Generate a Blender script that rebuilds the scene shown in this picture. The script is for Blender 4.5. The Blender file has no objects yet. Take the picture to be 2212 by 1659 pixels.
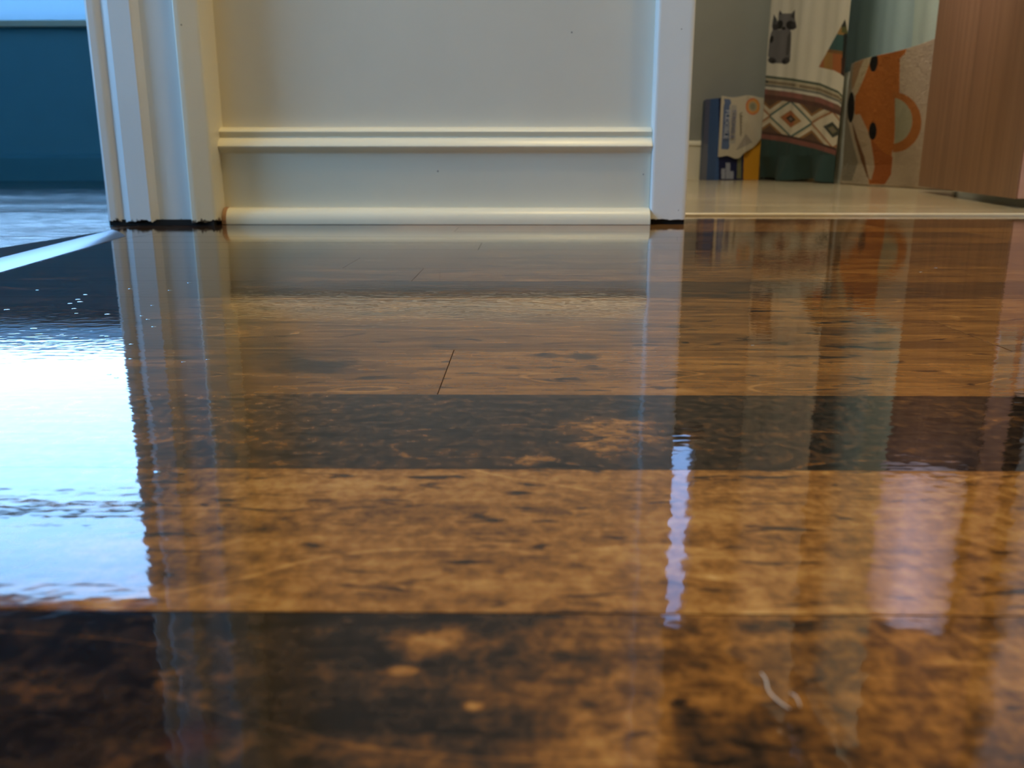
import bpy, bmesh, math, random
import numpy as np
from mathutils import Vector, Matrix

random.seed(4)
rng = np.random.default_rng(4)
S = bpy.context.scene
C = S.collection

# ------------------------------------------------------------------ camera
F_PX, HC = 1856.0, 0.06
PITCH = math.atan(473.5 / F_PX)
YAW = math.atan(24 * math.cos(PITCH) / F_PX)
cam = bpy.data.cameras.new('camera')
co = bpy.data.objects.new('camera', cam)
C.objects.link(co)
co.location = (0, 0, HC)
co.rotation_euler = (math.pi / 2 - PITCH, 0, YAW)
cam.sensor_width = 36
cam.lens = 36 * F_PX / 2212
cam.clip_start = 0.01
cam.clip_end = 60
cam.dof.use_dof = True
cam.dof.focus_distance = 0.33
cam.dof.aperture_fstop = 27
S.camera = co

# ------------------------------------------------------------------ world, colour
W = bpy.data.worlds.new('world')
S.world = W
W.use_nodes = True
nt = W.node_tree
nt.nodes.clear()
wo = nt.nodes.new('ShaderNodeOutputWorld')
bg = nt.nodes.new('ShaderNodeBackground')
tc = nt.nodes.new('ShaderNodeTexCoord')
sx = nt.nodes.new('ShaderNodeSeparateXYZ')
rp = nt.nodes.new('ShaderNodeValToRGB')
nt.links.new(tc.outputs['Generated'], sx.inputs[0])
nt.links.new(sx.outputs['Z'], rp.inputs[0])
rp.color_ramp.elements[0].position = 0.0
rp.color_ramp.elements[0].color = (0.37, 0.64, 0.95, 1)
rp.color_ramp.elements[1].position = 0.6
rp.color_ramp.elements[1].color = (0.24, 0.52, 1.0, 1)
bg.inputs[1].default_value = 13.0
nt.links.new(rp.outputs[0], bg.inputs[0])
nt.links.new(bg.outputs[0], wo.inputs[0])
vs = S.view_settings
S.display_settings.display_device = 'sRGB'
vs.view_transform = 'Standard'
vs.look = 'None'
vs.gamma = 1
vs.use_curve_mapping = False
vs.exposure = 0.0
S.cycles.use_denoising = True
S.cycles.max_bounces = 8
S.cycles.diffuse_bounces = 5
S.cycles.glossy_bounces = 5
S.cycles.transparent_max_bounces = 12
S.cycles.caustics_reflective = False
S.cycles.caustics_refractive = False
S.cycles.sample_clamp_indirect = 6

def area(name, loc, rot, sx_, sy_, power=0, color=(1, 1, 1), portal=False, shape='RECTANGLE', spread=math.pi):
    l = bpy.data.lights.new(name, 'AREA')
    l.shape = shape
    l.size = sx_
    l.size_y = sy_
    l.energy = power
    l.color = color
    l.spread = spread
    o = bpy.data.objects.new(name, l)
    C.objects.link(o)
    o.location = loc
    o.rotation_euler = rot
    if portal:
        l.cycles.is_portal = True
    return o

# portals in the daylight openings
area('window_portal', (-2.1, 3.44, 1.22), (-math.pi / 2, 0, 0), 1.56, 1.16, portal=True)
area('window_portal', (-3.04, -0.65, 1.3), (0, -math.pi / 2, 0), 1.5, 2.4, portal=True)
area('window_portal', (0.66, 3.56, 1.56), (-math.pi / 2, 0, 0), 0.17, 0.82, portal=True)
# warm lamp bulbs, each inside its ceiling fixture
area('hall_bulb', (0.16, 0.57, 2.33), (0, 0, 0), 0.22, 0.22, 15.5, (1.0, 0.74, 0.32), shape='DISK')
area('hall_bulb', (0.98, 0.20, 2.33), (0, 0, 0), 0.22, 0.22, 10, (1.0, 0.74, 0.36), shape='DISK')
area('bath_bulb', (0.50, 2.2, 2.33), (0, 0, 0), 0.2, 0.2, 18, (1.0, 0.85, 0.62), shape='DISK')

area('added_fill_light', (0.235, 1.50, .80), (0, -math.pi / 2, 0), 0.10, 0.16, 2.6, (0.92, 0.84, 1.0), spread=math.radians(110))  # extra light, added to brighten the pale cloth on the door

# ------------------------------------------------------------------ helpers
def link(o, parent=None):
    C.objects.link(o)
    if parent is not None:
        o.parent = parent
        o.matrix_parent_inverse = Matrix.Translation(-parent.location) if parent.type == 'EMPTY' or True else Matrix()
    return o

def mesh_obj(name, verts, faces, mat, parent=None, smooth=False):
    me = bpy.data.meshes.new(name)
    me.from_pydata([tuple(v) for v in verts], [], faces)
    me.update()
    if smooth:
        me.polygons.foreach_set('use_smooth', [True] * len(me.polygons))
    if mat is not None:
        me.materials.append(mat)
    o = bpy.data.objects.new(name, me)
    return link(o, parent)

def bm_obj(name, bm, mat, parent=None, smooth=False):
    bmesh.ops.recalc_face_normals(bm, faces=bm.faces)
    me = bpy.data.meshes.new(name)
    bm.to_mesh(me)
    bm.free()
    if smooth:
        me.polygons.foreach_set('use_smooth', [True] * len(me.polygons))
    if mat is not None:
        me.materials.append(mat)
    o = bpy.data.objects.new(name, me)
    return link(o, parent)

def add_box(bm, lo, hi, bevel=0.0, seg=2):
    b2 = bmesh.new()
    bmesh.ops.create_cube(b2, size=1)
    for v in b2.verts:
        v.co = Vector([lo[i] + (hi[i] - lo[i]) * (v.co[i] + .5) for i in range(3)])
    if bevel:
        bmesh.ops.bevel(b2, geom=list(b2.edges), offset=bevel, segments=seg, profile=.5, affect='EDGES')
    m = bpy.data.meshes.new('t')
    b2.to_mesh(m)
    b2.free()
    bm.from_mesh(m)
    bpy.data.meshes.remove(m)

def box(name, lo, hi, mat, parent=None, bevel=0.0, seg=2):
    bm = bmesh.new()
    add_box(bm, lo, hi, bevel, seg)
    return bm_obj(name, bm, mat, parent)

def boxes(name, lst, mat, parent=None, bevel=0.0):
    bm = bmesh.new()
    for lo, hi in lst:
        add_box(bm, lo, hi, bevel)
    return bm_obj(name, bm, mat, parent)

def extrude_x(name, prof, x0, x1, mat, parent=None, n=1, smooth=False):
    """closed profile of (Y, z) points run along x"""
    k = len(prof)
    vs_, fs = [], []
    for i in range(n + 1):
        x = x0 + (x1 - x0) * i / n
        vs_ += [(x, y, z) for y, z in prof]
    for i in range(n):
        for j in range(k):
            a, b = i * k + j, i * k + (j + 1) % k
            fs.append((a, b, b + k, a + k))
    fs.append(tuple(range(k))[::-1])
    fs.append(tuple(range(n * k, n * k + k)))
    me = bpy.data.meshes.new(name)
    me.from_pydata(vs_, [], fs)
    me.update()
    bm = bmesh.new()
    bm.from_mesh(me)
    bmesh.ops.recalc_face_normals(bm, faces=bm.faces)
    bm.to_mesh(me)
    bm.free()
    if smooth:
        me.polygons.foreach_set('use_smooth', [True] * len(me.polygons))
        try:
            me.set_sharp_from_angle(angle=math.radians(16))
        except Exception:
            pass
    me.materials.append(mat)
    return link(bpy.data.objects.new(name, me), parent)

def extrude_z(name, prof, z0, z1, mat, parent=None, ragged=0.0, step=0.0015, smooth=False):
    """closed profile of (x, Y) points run upwards; the foot may be ragged like worn wood"""
    pts = []
    k0 = len(prof)
    for j in range(k0):
        a, b = Vector(prof[j]), Vector(prof[(j + 1) % k0])
        n = max(1, int((b - a).length / step)) if ragged else 1
        for q in range(n):
            pts.append(a.lerp(b, q / n))
    k = len(pts)
    zs = [z0, z0 + 0.012, z1] if ragged else [z0, z1]
    vs_, fs = [], []
    for i, z in enumerate(zs):
        for p in pts:
            dz = 0
            if i == 0 and ragged:
                dz = ragged * (0.5 + 0.5 * math.sin(p.x * 310 + 1.3) * math.sin(p.x * 137 + p.y * 90)
                               + 0.35 * random.random())
            vs_.append((p.x, p.y, z + dz))
    for i in range(len(zs) - 1):
        for j in range(k):
            a, b = i * k + j, i * k + (j + 1) % k
            fs.append((a, b, b + k, a + k))
    fs.append(tuple(range(k))[::-1])
    fs.append(tuple(range((len(zs) - 1) * k, len(zs) * k)))
    me = bpy.data.meshes.new(name)
    me.from_pydata(vs_, [], fs)
    bm = bmesh.new()
    bm.from_mesh(me)
    bmesh.ops.recalc_face_normals(bm, faces=bm.faces)
    bm.to_mesh(me)
    bm.free()
    if smooth:
        me.polygons.foreach_set('use_smooth', [True] * len(me.polygons))
        try:
            me.set_sharp_from_angle(angle=math.radians(30))
        except Exception:
            pass
    me.materials.append(mat)
    return link(bpy.data.objects.new(name, me), parent)

def thing(name, label, cat, loc=(0, 0, 0), group=None):
    o = bpy.data.objects.new(name, None)
    o.empty_display_size = 0.05
    C.objects.link(o)
    o.location = loc
    o['label'] = label
    o['category'] = cat
    if group:
        o['group'] = group
    return o

def tag(o, label, cat, group=None):
    o['label'] = label
    o['category'] = cat
    if group:
        o['group'] = group
    return o

def struct(o, label=None):
    o['kind'] = 'structure'
    if label:
        o['label'] = label
    return o

# ------------------------------------------------------------------ materials
class N:
    """small node-building helper"""
    def __init__(s, name):
        s.m = bpy.data.materials.new(name)
        s.m.use_nodes = True
        s.t = s.m.node_tree
        s.t.nodes.clear()
        s.out = s.t.nodes.new('ShaderNodeOutputMaterial')
        s._pos = None

    def n(s, kind, **kw):
        nd = s.t.nodes.new('ShaderNode' + kind)
        for k, v in kw.items():
            setattr(nd, k, v)
        return nd

    def put(s, sock, v):
        if v is None:
            return
        if hasattr(v, 'is_linked') or isinstance(v, bpy.types.NodeSocket):
            s.t.links.new(v, sock)
        else:
            if isinstance(v, (tuple, list)) and len(v) == 3 and sock.type == 'RGBA':
                v = (*v, 1)
            sock.default_value = v

    def math(s, op, a, b=None, c=None, clamp=False):
        nd = s.n('Math', operation=op, use_clamp=clamp)
        for i, v in enumerate((a, b, c)):
            if v is not None:
                s.put(nd.inputs[i], v)
        return nd.outputs[0]

    def vmath(s, op, a, b=None):
        nd = s.n('VectorMath', operation=op)
        s.put(nd.inputs[0], a)
        if b is not None:
            s.put(nd.inputs[1], b)
        return nd.outputs['Value'] if op in ('LENGTH', 'DISTANCE', 'DOT_PRODUCT') else nd.outputs[0]

    def pos(s):
        if s._pos is None:
            s._pos = s.n('NewGeometry').outputs['Position']
        return s._pos

    def noise(s, vec, scale, detail=4, rough=.55, dist=0.0):
        nd = s.n('TexNoise')
        v = s.vmath('MULTIPLY', vec, scale if isinstance(scale, tuple) else (scale,) * 3)
        s.put(nd.inputs['Vector'], v)
        nd.inputs['Scale'].default_value = 1
        nd.inputs['Detail'].default_value = detail
        nd.inputs['Roughness'].default_value = rough
        nd.inputs['Distortion'].default_value = dist
        return nd.outputs[0], nd.outputs[1]

    def ramp(s, fac, stops, interp='LINEAR'):
        nd = s.n('ValToRGB')
        cr = nd.color_ramp
        cr.interpolation = interp
        while len(cr.elements) < len(stops):
            cr.elements.new(0.5)
        for e, (p, c) in zip(cr.elements, stops):
            e.position = p
            e.color = (*c, 1) if len(c) == 3 else c
        s.put(nd.inputs[0], fac)
        return nd.outputs[0]

    def mix(s, fac, a, b, mode='MIX'):
        nd = s.n('Mix', data_type='RGBA', blend_type=mode)
        s.put(nd.inputs[0], fac)
        s.put(nd.inputs[6], a)
        s.put(nd.inputs[7], b)
        return nd.outputs[2]

    def maprange(s, v, a, b, c=0.0, d=1.0, smooth=False):
        nd = s.n('MapRange', interpolation_type='SMOOTHSTEP' if smooth else 'LINEAR')
        for i, x in enumerate((v, a, b, c, d)):
            s.put(nd.inputs[i], x)
        return nd.outputs[0]

    def attr(s, name, kind='OBJECT'):
        nd = s.n('Attribute', attribute_type=kind, attribute_name=name)
        return nd

    def bsdf(s, **kw):
        nd = s.n('BsdfPrincipled')
        for k, v in kw.items():
            s.put(nd.inputs[k.replace('_', ' ')], v)
        s.t.links.new(nd.outputs[0], s.out.inputs[0])
        s.b = nd
        return nd

    def bump(s, h, dist, strength=1.0, normal=None):
        nd = s.n('Bump')
        nd.inputs['Strength'].default_value = strength
        nd.inputs['Distance'].default_value = dist
        s.put(nd.inputs['Height'], h)
        if normal is not None:
            s.put(nd.inputs['Normal'], normal)
        return nd.outputs[0]

    def spot(s, c, r, nz=0.35, nscale=120, inner=.6, outer=1.15):
        """soft irregular ellipse mask on the floor plane"""
        p = s.vmath('SUBTRACT', s.pos(), (c[0], c[1], 0))
        p = s.vmath('MULTIPLY', p, (1 / r[0], 1 / r[1], 0))
        l = s.vmath('LENGTH', p)
        nfac, _ = s.noise(s.pos(), (nscale, nscale, nscale), 3)
        l = s.math('ADD', l, s.math('MULTIPLY', s.math('SUBTRACT', nfac, .5), nz * 4.5))
        return s.maprange(l, inner * .5, outer * 1.15, 1.0, 0.0, smooth=True)

def paint(name, col, rough=.38, grime=False, chips=(), bump=0.00006):
    n = N(name)
    f, _ = n.noise(n.pos(), 9.0, 3)
    c = n.mix(n.maprange(f, .3, .7), tuple(x * .95 for x in col), col)
    for (x, y, z, r) in chips:
        d = n.vmath('DISTANCE', n.pos(), (x, y, z))
        f2, _ = n.noise(n.pos(), 900., 2)
        d = n.math('ADD', d, n.math('MULTIPLY', n.math('SUBTRACT', f2, .5), r * .9))
        c = n.mix(n.maprange(d, r * .6, r, 1, 0), c, (.13, .12, .10))
    if grime:
        z = n.n('SeparateXYZ')
        n.put(z.inputs[0], n.pos())
        f3, _ = n.noise(n.pos(), (150, 150, 60), 4, .6)
        lim = n.maprange(f3, .35, .68, .0005, .0080)
        g = n.maprange(n.math('SUBTRACT', z.outputs[2], lim), -.0004, .0006, 1, 0)
        f4, _ = n.noise(n.pos(), (90, 90, 90), 2)
        c = n.mix(g, c, n.mix(n.maprange(f4, .45, .6), (.02, .013, .010), (.16, .12, .085)))
    b, _ = n.noise(n.pos(), (110, 110, 40), 3)
    n.bsdf(Base_Color=c, Roughness=rough, Normal=n.bump(b, bump))
    return n.m

M = {}
M['wall'] = paint('white_wall_paint', (.71, .675, .575), .5, chips=[(.0485, .925, .189, .0009)])
M['trim'] = paint('white_trim_paint', (.80, .765, .62), .32,
                  chips=[(-.135, .904, .0835, .0008), (-.128, .904, .0855, .0006), (-.122, .904, .083, .0006), (-.088, .913, .0535, .001),
                         (.124, .913, .0505, .0007)])
M['jamb'] = paint('white_jamb_paint', (.74, .755, .76), .34, grime=True, chips=[(-.337, .879, .0135, .0010), (-.328, .879, .190, .0009)])
M['casing'] = paint('white_casing_paint', (.80, .82, .80), .36, grime=False, chips=[(.1605, .905, .0145, .0007), (.155, .905, .189, .0007)])
M['bath_wall'] = paint('taupe_bathroom_paint', (.29, .305, .28), .6)
M['ceiling'] = paint('ceiling_paint', (.78, .77, .74), .8)
M['blue_wall'] = paint('deep_teal_wall_paint', (.13, .40, .54), .45)
M['blue_base'] = paint('teal_skirting_paint', (.10, .33, .44), .35)

def plain(name, col, rough=.5, metal=0.0, **kw):
    n = N(name)
    f, _ = n.noise(n.pos(), 60., 3)
    c = n.mix(f, tuple(x * .9 for x in col), tuple(min(1, x * 1.08) for x in col))
    n.bsdf(Base_Color=c, Roughness=rough, Metallic=metal, **kw)
    return n.m

M['dark'] = plain('dark_gap', (.006, .005, .004), .9)  # near black; also colours in the shade below the door trim
M['raw'] = plain('raw_cut_wood', (.36, .20, .11), .6)
M['steel'] = plain('brushed_steel', (.72, .74, .74), .28, 1.0)
M['alu'] = plain('brushed_aluminium', (.012, .035, .09), .32, 1.0)
def vinyl():
    n = N('thin_white_vinyl')
    d = n.n('BsdfDiffuse')
    d.inputs[0].default_value = (.72, .78, .82, 1)
    t = n.n('BsdfTranslucent')
    t.inputs[0].default_value = (.70, .88, 1.0, 1)
    mx = n.n('MixShader')
    mx.inputs[0].default_value = .30
    n.put(mx.inputs[1], d.outputs[0])
    n.put(mx.inputs[2], t.outputs[0])
    n.put(n.out.inputs[0], mx.outputs[0])
    return n.m
M['vinyl'] = vinyl()
M['rod'] = plain('chrome_rod', (.8, .8, .8), .15, 1.0)
M['tub'] = plain('white_enamel', (.62, .66, .64), .12)
M['liner'] = plain('grey_green_liner_cloth', (.40, .50, .48), .55)
M['glare_cloth'] = plain('pale_lavender_glare', (.82, .76, .86), .95)  # pale tone for the added cloth that imitates glare on the door

def wood_floor():
    n = N('glossy_stained_plank_wood')
    P = n.pos()
    seed = n.attr('seed').outputs['Fac']
    t0 = n.attr('t0').outputs['Fac']
    t1 = n.attr('t1').outputs['Fac']
    xa = n.attr('xa').outputs['Fac']
    xb = n.attr('xb').outputs['Fac']
    mo = n.attr('mott').outputs['Fac']
    off = n.n('CombineXYZ')
    n.put(off.inputs[2], n.math('MULTIPLY', seed, 7.31))
    n.put(off.inputs[0], n.math('MULTIPLY', seed, 1.7))
    Q = n.vmath('ADD', P, off.outputs[0])
    # warped coordinates give curly maple figure
    _, wc = n.noise(Q, (14, 26, 1), 2)
    warp = n.vmath('MULTIPLY', n.vmath('SUBTRACT', wc, (.5, .5, .5)), (.012, .007, 0))
    Qw = n.vmath('ADD', Q, warp)
    streak, _ = n.noise(Qw, (16, 190, 1), 6, .62)
    fine, _ = n.noise(Q, (90, 900, 1), 3, .6)
    mott, _ = n.noise(Q, (330, 300, 1), 4, .6, .25)
    big, _ = n.noise(Qw, (22, 60, 1), 3, .5)
    flame, _ = n.noise(n.vmath('MULTIPLY', n.vmath('ADD', Qw, n.vmath('MULTIPLY', Qw, (0, 0, 0))), (1, 1, 1)), (60, 110, 1), 4, .55, .5)
    sp = n.n('SeparateXYZ')
    n.put(sp.inputs[0], P)
    xx = n.math('ADD', sp.outputs[0], n.math('MULTIPLY', n.math('SUBTRACT', big, .5), .05))
    t = n.maprange(xx, xa, xb, t0, t1, smooth=True)
    def addc(t, v, k):
        return n.math('ADD', t, n.math('MULTIPLY', n.math('SUBTRACT', v, .5), k))
    t = addc(t, streak, .62)
    t = addc(t, fine, .16)
    t = n.math('ADD', t, n.math('MULTIPLY', n.math('SUBTRACT', mott, .5), mo))
    t = addc(t, flame, .36)
    t = addc(t, big, .25)
    spots = [  # centre, radius, tone change
        ((-.0635, .2560), (.0150, .0085), -.30, .5, 150), ((-.045, .2470), (.020, .006), -.10, .5, 110),
        ((.0190, .2712), (.0062, .0045), -.42, .25, 160), ((.0070, .2725), (.0050, .0036), -.30, .25, 160),
        ((.0215, .1900), (.0120, .0170), .34, .5, 90), ((.0030, .1710), (.0050, .0034), .38, .5, 300),
        ((-.0115, .0995), (.0072, .0042), .42, .25, 200), ((-.0150, .0930), (.0028, .0012), .40, .2, 200),
        ((-.0056, .0860), (.0012, .0010), .40, .2, 200),
        ((.0230, .0790), (.0110, .0065), -.26, .5, 180), ((.0560, .0925), (.013, .009), .12, .5, 120),
        ((-.0030, .0785), (.0070, .0050), -.22, .6, 200), ((-.115, .262), (.035, .006), .14, .4, 60),
    ]
    for c, r, k, nz, ns in spots:
        t = n.math('ADD', t, n.math('MULTIPLY', n.spot(c, r, nz, ns), k))
    # small dark flecks of the figure
    fl, _ = n.noise(Qw, (70, 260, 1), 3, .5, .8)
    t = n.math('SUBTRACT', t, n.maprange(fl, .60, .72, 0, .44))
    # pale curved mineral lines
    ln, _ = n.noise(Qw, (7, 24, 1), 2, .4)
    line = n.math('ABSOLUTE', n.math('SUBTRACT', ln, .44))
    t = n.math('ADD', t, n.maprange(line, .0012, .005, .16, 0))
    col = n.ramp(t, [(0.0, (.010, .0070, .0065)), (.22, (.036, .022, .015)), (.42, (.115, .052, .018)), (.62, (.270, .122, .032)),
                     (.85, (.440, .235, .075)), (1.0, (.56, .35, .14))])
    purple = n.spot((-.0355, .0800), (.0035, .0030), .3, 200)
    col = n.mix(n.math('MULTIPLY', purple, .7), col, (.035, .008, .010))
    # varnish surface relief
    rid, _ = n.noise(Q, (5, 190, 1), 3, .6)
    rip, _ = n.noise(Q, (210, 330, 1), 1, .4)
    peel, _ = n.noise(Q, (330, 330, 1), 2, .5)
    h = n.math('ADD', n.math('MULTIPLY', rid, n.math('MULTIPLY', n.attr('ridge').outputs['Fac'], 3.6)), n.math('MULTIPLY', rip, 3.1))
    h = n.math('ADD', h, n.math('MULTIPLY', peel, .12))
    nb = n.bump(h, .00001)
    gb = n.bump(streak, .00008)
    b = n.bsdf(Base_Color=col, Roughness=.55, Normal=gb)
    n.put(b.inputs['Specular IOR Level'], 0.0)
    n.put(b.inputs['Coat Weight'], 1.0)
    n.put(b.inputs['Coat Roughness'], n.attr('coat').outputs['Fac'])
    n.put(b.inputs['Coat IOR'], 1.33)
    n.put(b.inputs['Coat Normal'], nb)
    return n.m
M['floor'] = wood_floor()

def door_wood():
    n = N('brown_wood_veneer')
    P = n.pos()
    g, _ = n.noise(P, (26, 26, 1.0), 6, .66)
    g2, _ = n.noise(P, (240, 240, 4), 3, .6)
    t = n.math('ADD', n.math('MULTIPLY', g, .75), n.math('MULTIPLY', g2, .3))
    c = n.ramp(t, [(.3, (.15, .068, .028)), (.5, (.27, .128, .055)), (.72, (.38, .20, .095))])
    n.bsdf(Base_Color=c, Roughness=.42, Normal=n.bump(g2, .0001))
    return n.m
M['door'] = door_wood()
M['door_edge'] = plain('pinkish_door_edge', (.62, .34, .25), .5)

def bath_floor():
    n = N('beige_sheet_floor')
    P = n.pos()
    f, _ = n.noise(P, (2.5, 9, 1), 5, .6)
    f2, _ = n.noise(P, (20, 60, 1), 4, .6)
    t = n.math('ADD', n.math('MULTIPLY', f, .7), n.math('MULTIPLY', f2, .3))
    c = n.ramp(t, [(.35, (.34, .29, .20)), (.5, (.50, .44, .31)), (.65, (.60, .53, .39))])
    n.bsdf(Base_Color=c, Roughness=.16, Normal=n.bump(f2, .0002))
    return n.m
M['bath_floor'] = bath_floor()

def printed(name, rough=.85, bump=0.0, scale=300., sheen=0.0):
    n = N(name)
    a = n.attr('print', 'GEOMETRY').outputs['Color']
    f, _ = n.noise(n.pos(), scale, 3)
    kw = dict(Base_Color=n.mix(n.maprange(f, .3, .7), n.mix(1.0, a, (.88, .88, .88), 'MULTIPLY'), a), Roughness=rough)
    if bump:
        kw['Normal'] = n.bump(f, bump)
    n.bsdf(**kw)
    return n.m

def glass(nm='window_glass', tint=(.97, .99, 1, 1)):
    n = N(nm)
    tr = n.n('BsdfTransparent')
    tr.inputs[0].default_value = tint
    gl = n.n('BsdfGlossy')
    gl.inputs['Roughness'].default_value = .02
    fr = n.n('Fresnel')
    fr.inputs[0].default_value = 1.45
    mx = n.n('MixShader')
    n.put(mx.inputs[0], fr.outputs[0])
    n.put(mx.inputs[1], tr.outputs[0])
    n.put(mx.inputs[2], gl.outputs[0])
    n.put(n.out.inputs[0], mx.outputs[0])
    return n.m
M['glass'] = glass()
M['frosted'] = glass('frosted_glass', (.60, .58, .62, 1))

# ------------------------------------------------------------------ room shell
XL0, XL1 = -0.420, -0.328      # faces of the left wall (blue room side, hall side)
YW = 0.925                     # hall back wall face
XD = 0.168                     # right edge of the bathroom casing
H = 2.4

floor = struct(box('floor', (-3.3, -2.2, -.030), (1.75, 3.7, -.0065), M['dark']), 'dark subfloor under the planks')

# planks -----------------------------------------------------
LB = 0.1071
PW = 0.0581
def plank_mesh(x0, x1, y0, y1, tilt, name='floor_plank', sagx=0.0):
    g = .00014
    bv = .00028
    ys = [y0 + g, y0 + g, y0 + g + bv, (y0 + y1) / 2, y1 - g - bv, y1 - g, y1 - g]
    zs = [-.006, -.0000015, 0, 0, 0, -.0000015, -.006]
    xs = [x0 + g, x0 + g + .0003, x1 - g - .0003, x1 - g]
    vs_, fs = [], []
    ym = (y0 + y1) / 2
    for i, x in enumerate(xs):
        e = -.00002 if i in (0, 3) else 0
        for y, z in zip(ys, zs):
            vs_.append((x, y, z + (e if z > -.005 else 0) + (y - ym) * tilt))
    k = len(ys)
    for i in range(3):
        for j in range(k - 1):
            a = i * k + j
            fs.append((a, a + k, a + k + 1, a + 1))
    fs.append(tuple(range(k))[::-1] if False else tuple(range(k)))
    fs.append(tuple(range(3 * k, 4 * k))[::-1])
    return vs_, fs

rows = []   # (row, [x joints], props per plank)
def P_(t0, t1, xa, xb, mott, ridge=.5, tilt=0.0, coat=.03):
    return dict(t0=t0, t1=t1, xa=xa, xb=xb, mott=mott, ridge=ridge, tilt=tilt, coat=coat)
spec = {
    -2: ([-.60, .70], [P_(.3, .5, -.02, .02, .5)]),
    -1: ([-.70, .62], [P_(.15, .50, -.012, .016, .95, .6, .0010)]),
    0: ([-.95, .55], [P_(.24, .62, -.105, -.03, .75, .8, -.0010)]),
    1: ([-.80, .95], [P_(.31, .17, -.075, -.020, 1.1, .8, .0030)]),
    2: ([-1.0, -.0229, 1.1], [P_(.34, .56, -.09, -.035, .16, .8, .0), P_(.58, .56, 0, .1, .14, .8, -.0008)]),
    3: ([-.75, .1626, 1.2], [P_(.20, .50, -.17, -.06, .10, .8, .0012), P_(.55, .5, .2, .3, .14, .8, 0)]),
}
def row_planks(r):
    if r in spec:
        return spec[r]
    if r == 6:
        js = [-1.0, -.0592, .9]
    elif r == 4:
        js = [-.9, .30, 1.3]
    elif r == 5:
        js = [-.65, .42, 1.3]
    else:
        a = random.uniform(-1.0, -.2)
        js = [a, a + random.uniform(.55, 1.0), a + 2.0]
    pr = []
    for _ in range(len(js) - 1):
        tt = {4: .50, 5: .34, 6: .46, 7: .42}.get(r, random.uniform(.28, .55))
        tt += random.uniform(-.05, .05)
        pr.append(P_(.17 if _ == 0 else tt, tt, -.19, -.10, .10, .8, 0.0 if r < 8 else random.uniform(-.001, .001)))  # first planks toned darker at the left, painting in the dim reflection
    return js, pr

XE0, XE1 = XL1 - .004, 1.28
for r in range(-2, 14):
    y0 = LB + PW * r
    js, pr = row_planks(r)
    for q, p in enumerate(pr):
        x0, x1 = js[q], js[q + 1]
        x0 = max(x0, XE0)
        x1 = min(x1, XE1)
        if q == 0:
            x0 = XE0
        if q == len(pr) - 1:
            x1 = XE1
        if x1 <= x0:
            continue
        v, f = plank_mesh(x0, x1, y0, y0 + PW, p['tilt'])
        o = mesh_obj('floor_plank', v, f, M['floor'], floor)
        for k in ('t0', 't1', 'xa', 'xb', 'mott', 'ridge', 'coat'):
            o[k] = float(p[k])
        o['seed'] = float(random.uniform(0, 10)) if r != 0 else 3.3
# planks too far off or too far back to tell apart
def far_planks(lst, props):
    vs_, fs = [], []
    for x0, x1, y0, y1, tl in lst:
        v, f = plank_mesh(x0, x1, y0, y1, tl)
        b = len(vs_)
        vs_ += v
        fs += [tuple(i + b for i in q) for q in f]
    o = mesh_obj('floor_planks', vs_, fs, M['floor'], floor)
    o['kind'] = 'stuff'
    for k, v_ in props.items():
        o[k] = float(v_)
    return o
lst = []
for r in range(14, 17):
    y0 = LB + PW * r
    y1 = min(y0 + PW, 1.066)
    lst.append((XE0, .4, y0, y1, random.uniform(-.001, .001)))
    lst.append((.4, XE1, y0, y1, random.uniform(-.001, .001)))
for r in range(-38, -2):
    y0 = LB + PW * r
    a = random.uniform(-.2, .9)
    lst.append((XE0, a, y0, y0 + PW, random.uniform(-.001, .001)))
    lst.append((a, XE1, y0, y0 + PW, random.uniform(-.001, .001)))
far_planks(lst, dict(t0=.42, t1=.40, xa=-.5, xb=.6, mott=.1, ridge=.8, coat=.04, seed=5.1))
lst = []
for r in range(-38, 57):
    y0 = LB + PW * r
    a = random.uniform(-2.6, -1.2)
    tl = random.uniform(-.012, .030) if r > 12 else random.uniform(-.002, .002)
    lst.append((-3.1, a, y0, y0 + PW, tl))
    lst.append((a, XL0 + .03, y0, y0 + PW, tl + random.uniform(-.002, .002)))
far_planks(lst, dict(t0=.26, t1=.24, xa=-2, xb=-.5, mott=.2, ridge=30, coat=.10, seed=2.2))
lst = []
y = .045
for r in range(0, 15):
    y0 = LB + PW * r
    if y0 < .87:
        lst.append((XL0 + .03, XE0, y0, min(y0 + PW, .879), random.uniform(-.001, .001)))
far_planks(lst, dict(t0=.26, t1=.26, xa=-2, xb=-.5, mott=.2, ridge=1.2, coat=.04, seed=4.2))

# bright metal strip across the doorway, slightly askew
sv = [(-.3200, .5100, 0), (-.3600, .5100, 0), (-.3905, .8100, 0), (-.3385, .7420, 0)]
st = thing('threshold_strip', 'bright brushed metal threshold strip lying across the left doorway', 'threshold', (-.355, .65, 0))
def strip():
    n = 24
    k = 7
    vs_, fs = [], []
    for i in range(n + 1):
        t = i / n
        a = Vector((-.268, .300, 0)).lerp(Vector((-.3440, .748, 0)), t)
        b = Vector((-.300, .300, 0)).lerp(Vector((-.3880, .812, 0)), t)
        for j in range(k):
            u = j / (k - 1)
            p = a.lerp(b, u)
            vs_.append((p.x, p.y, .0002 + .0022 * math.sin(math.pi * u) ** .6))
        vs_.append((b.x, b.y, 0))
        vs_.append((a.x, a.y, 0))
    K = k + 2
    for i in range(n):
        for j in range(K):
            fs.append((i * K + j, i * K + (j + 1) % K, (i + 1) * K + (j + 1) % K, (i + 1) * K + j))
    fs.append(tuple(range(K)))
    fs.append(tuple(range(n * K, (n + 1) * K))[::-1])
    return vs_, fs
v, f = strip()
o = mesh_obj('strip', v, f, M['alu'], st, smooth=True)
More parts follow.
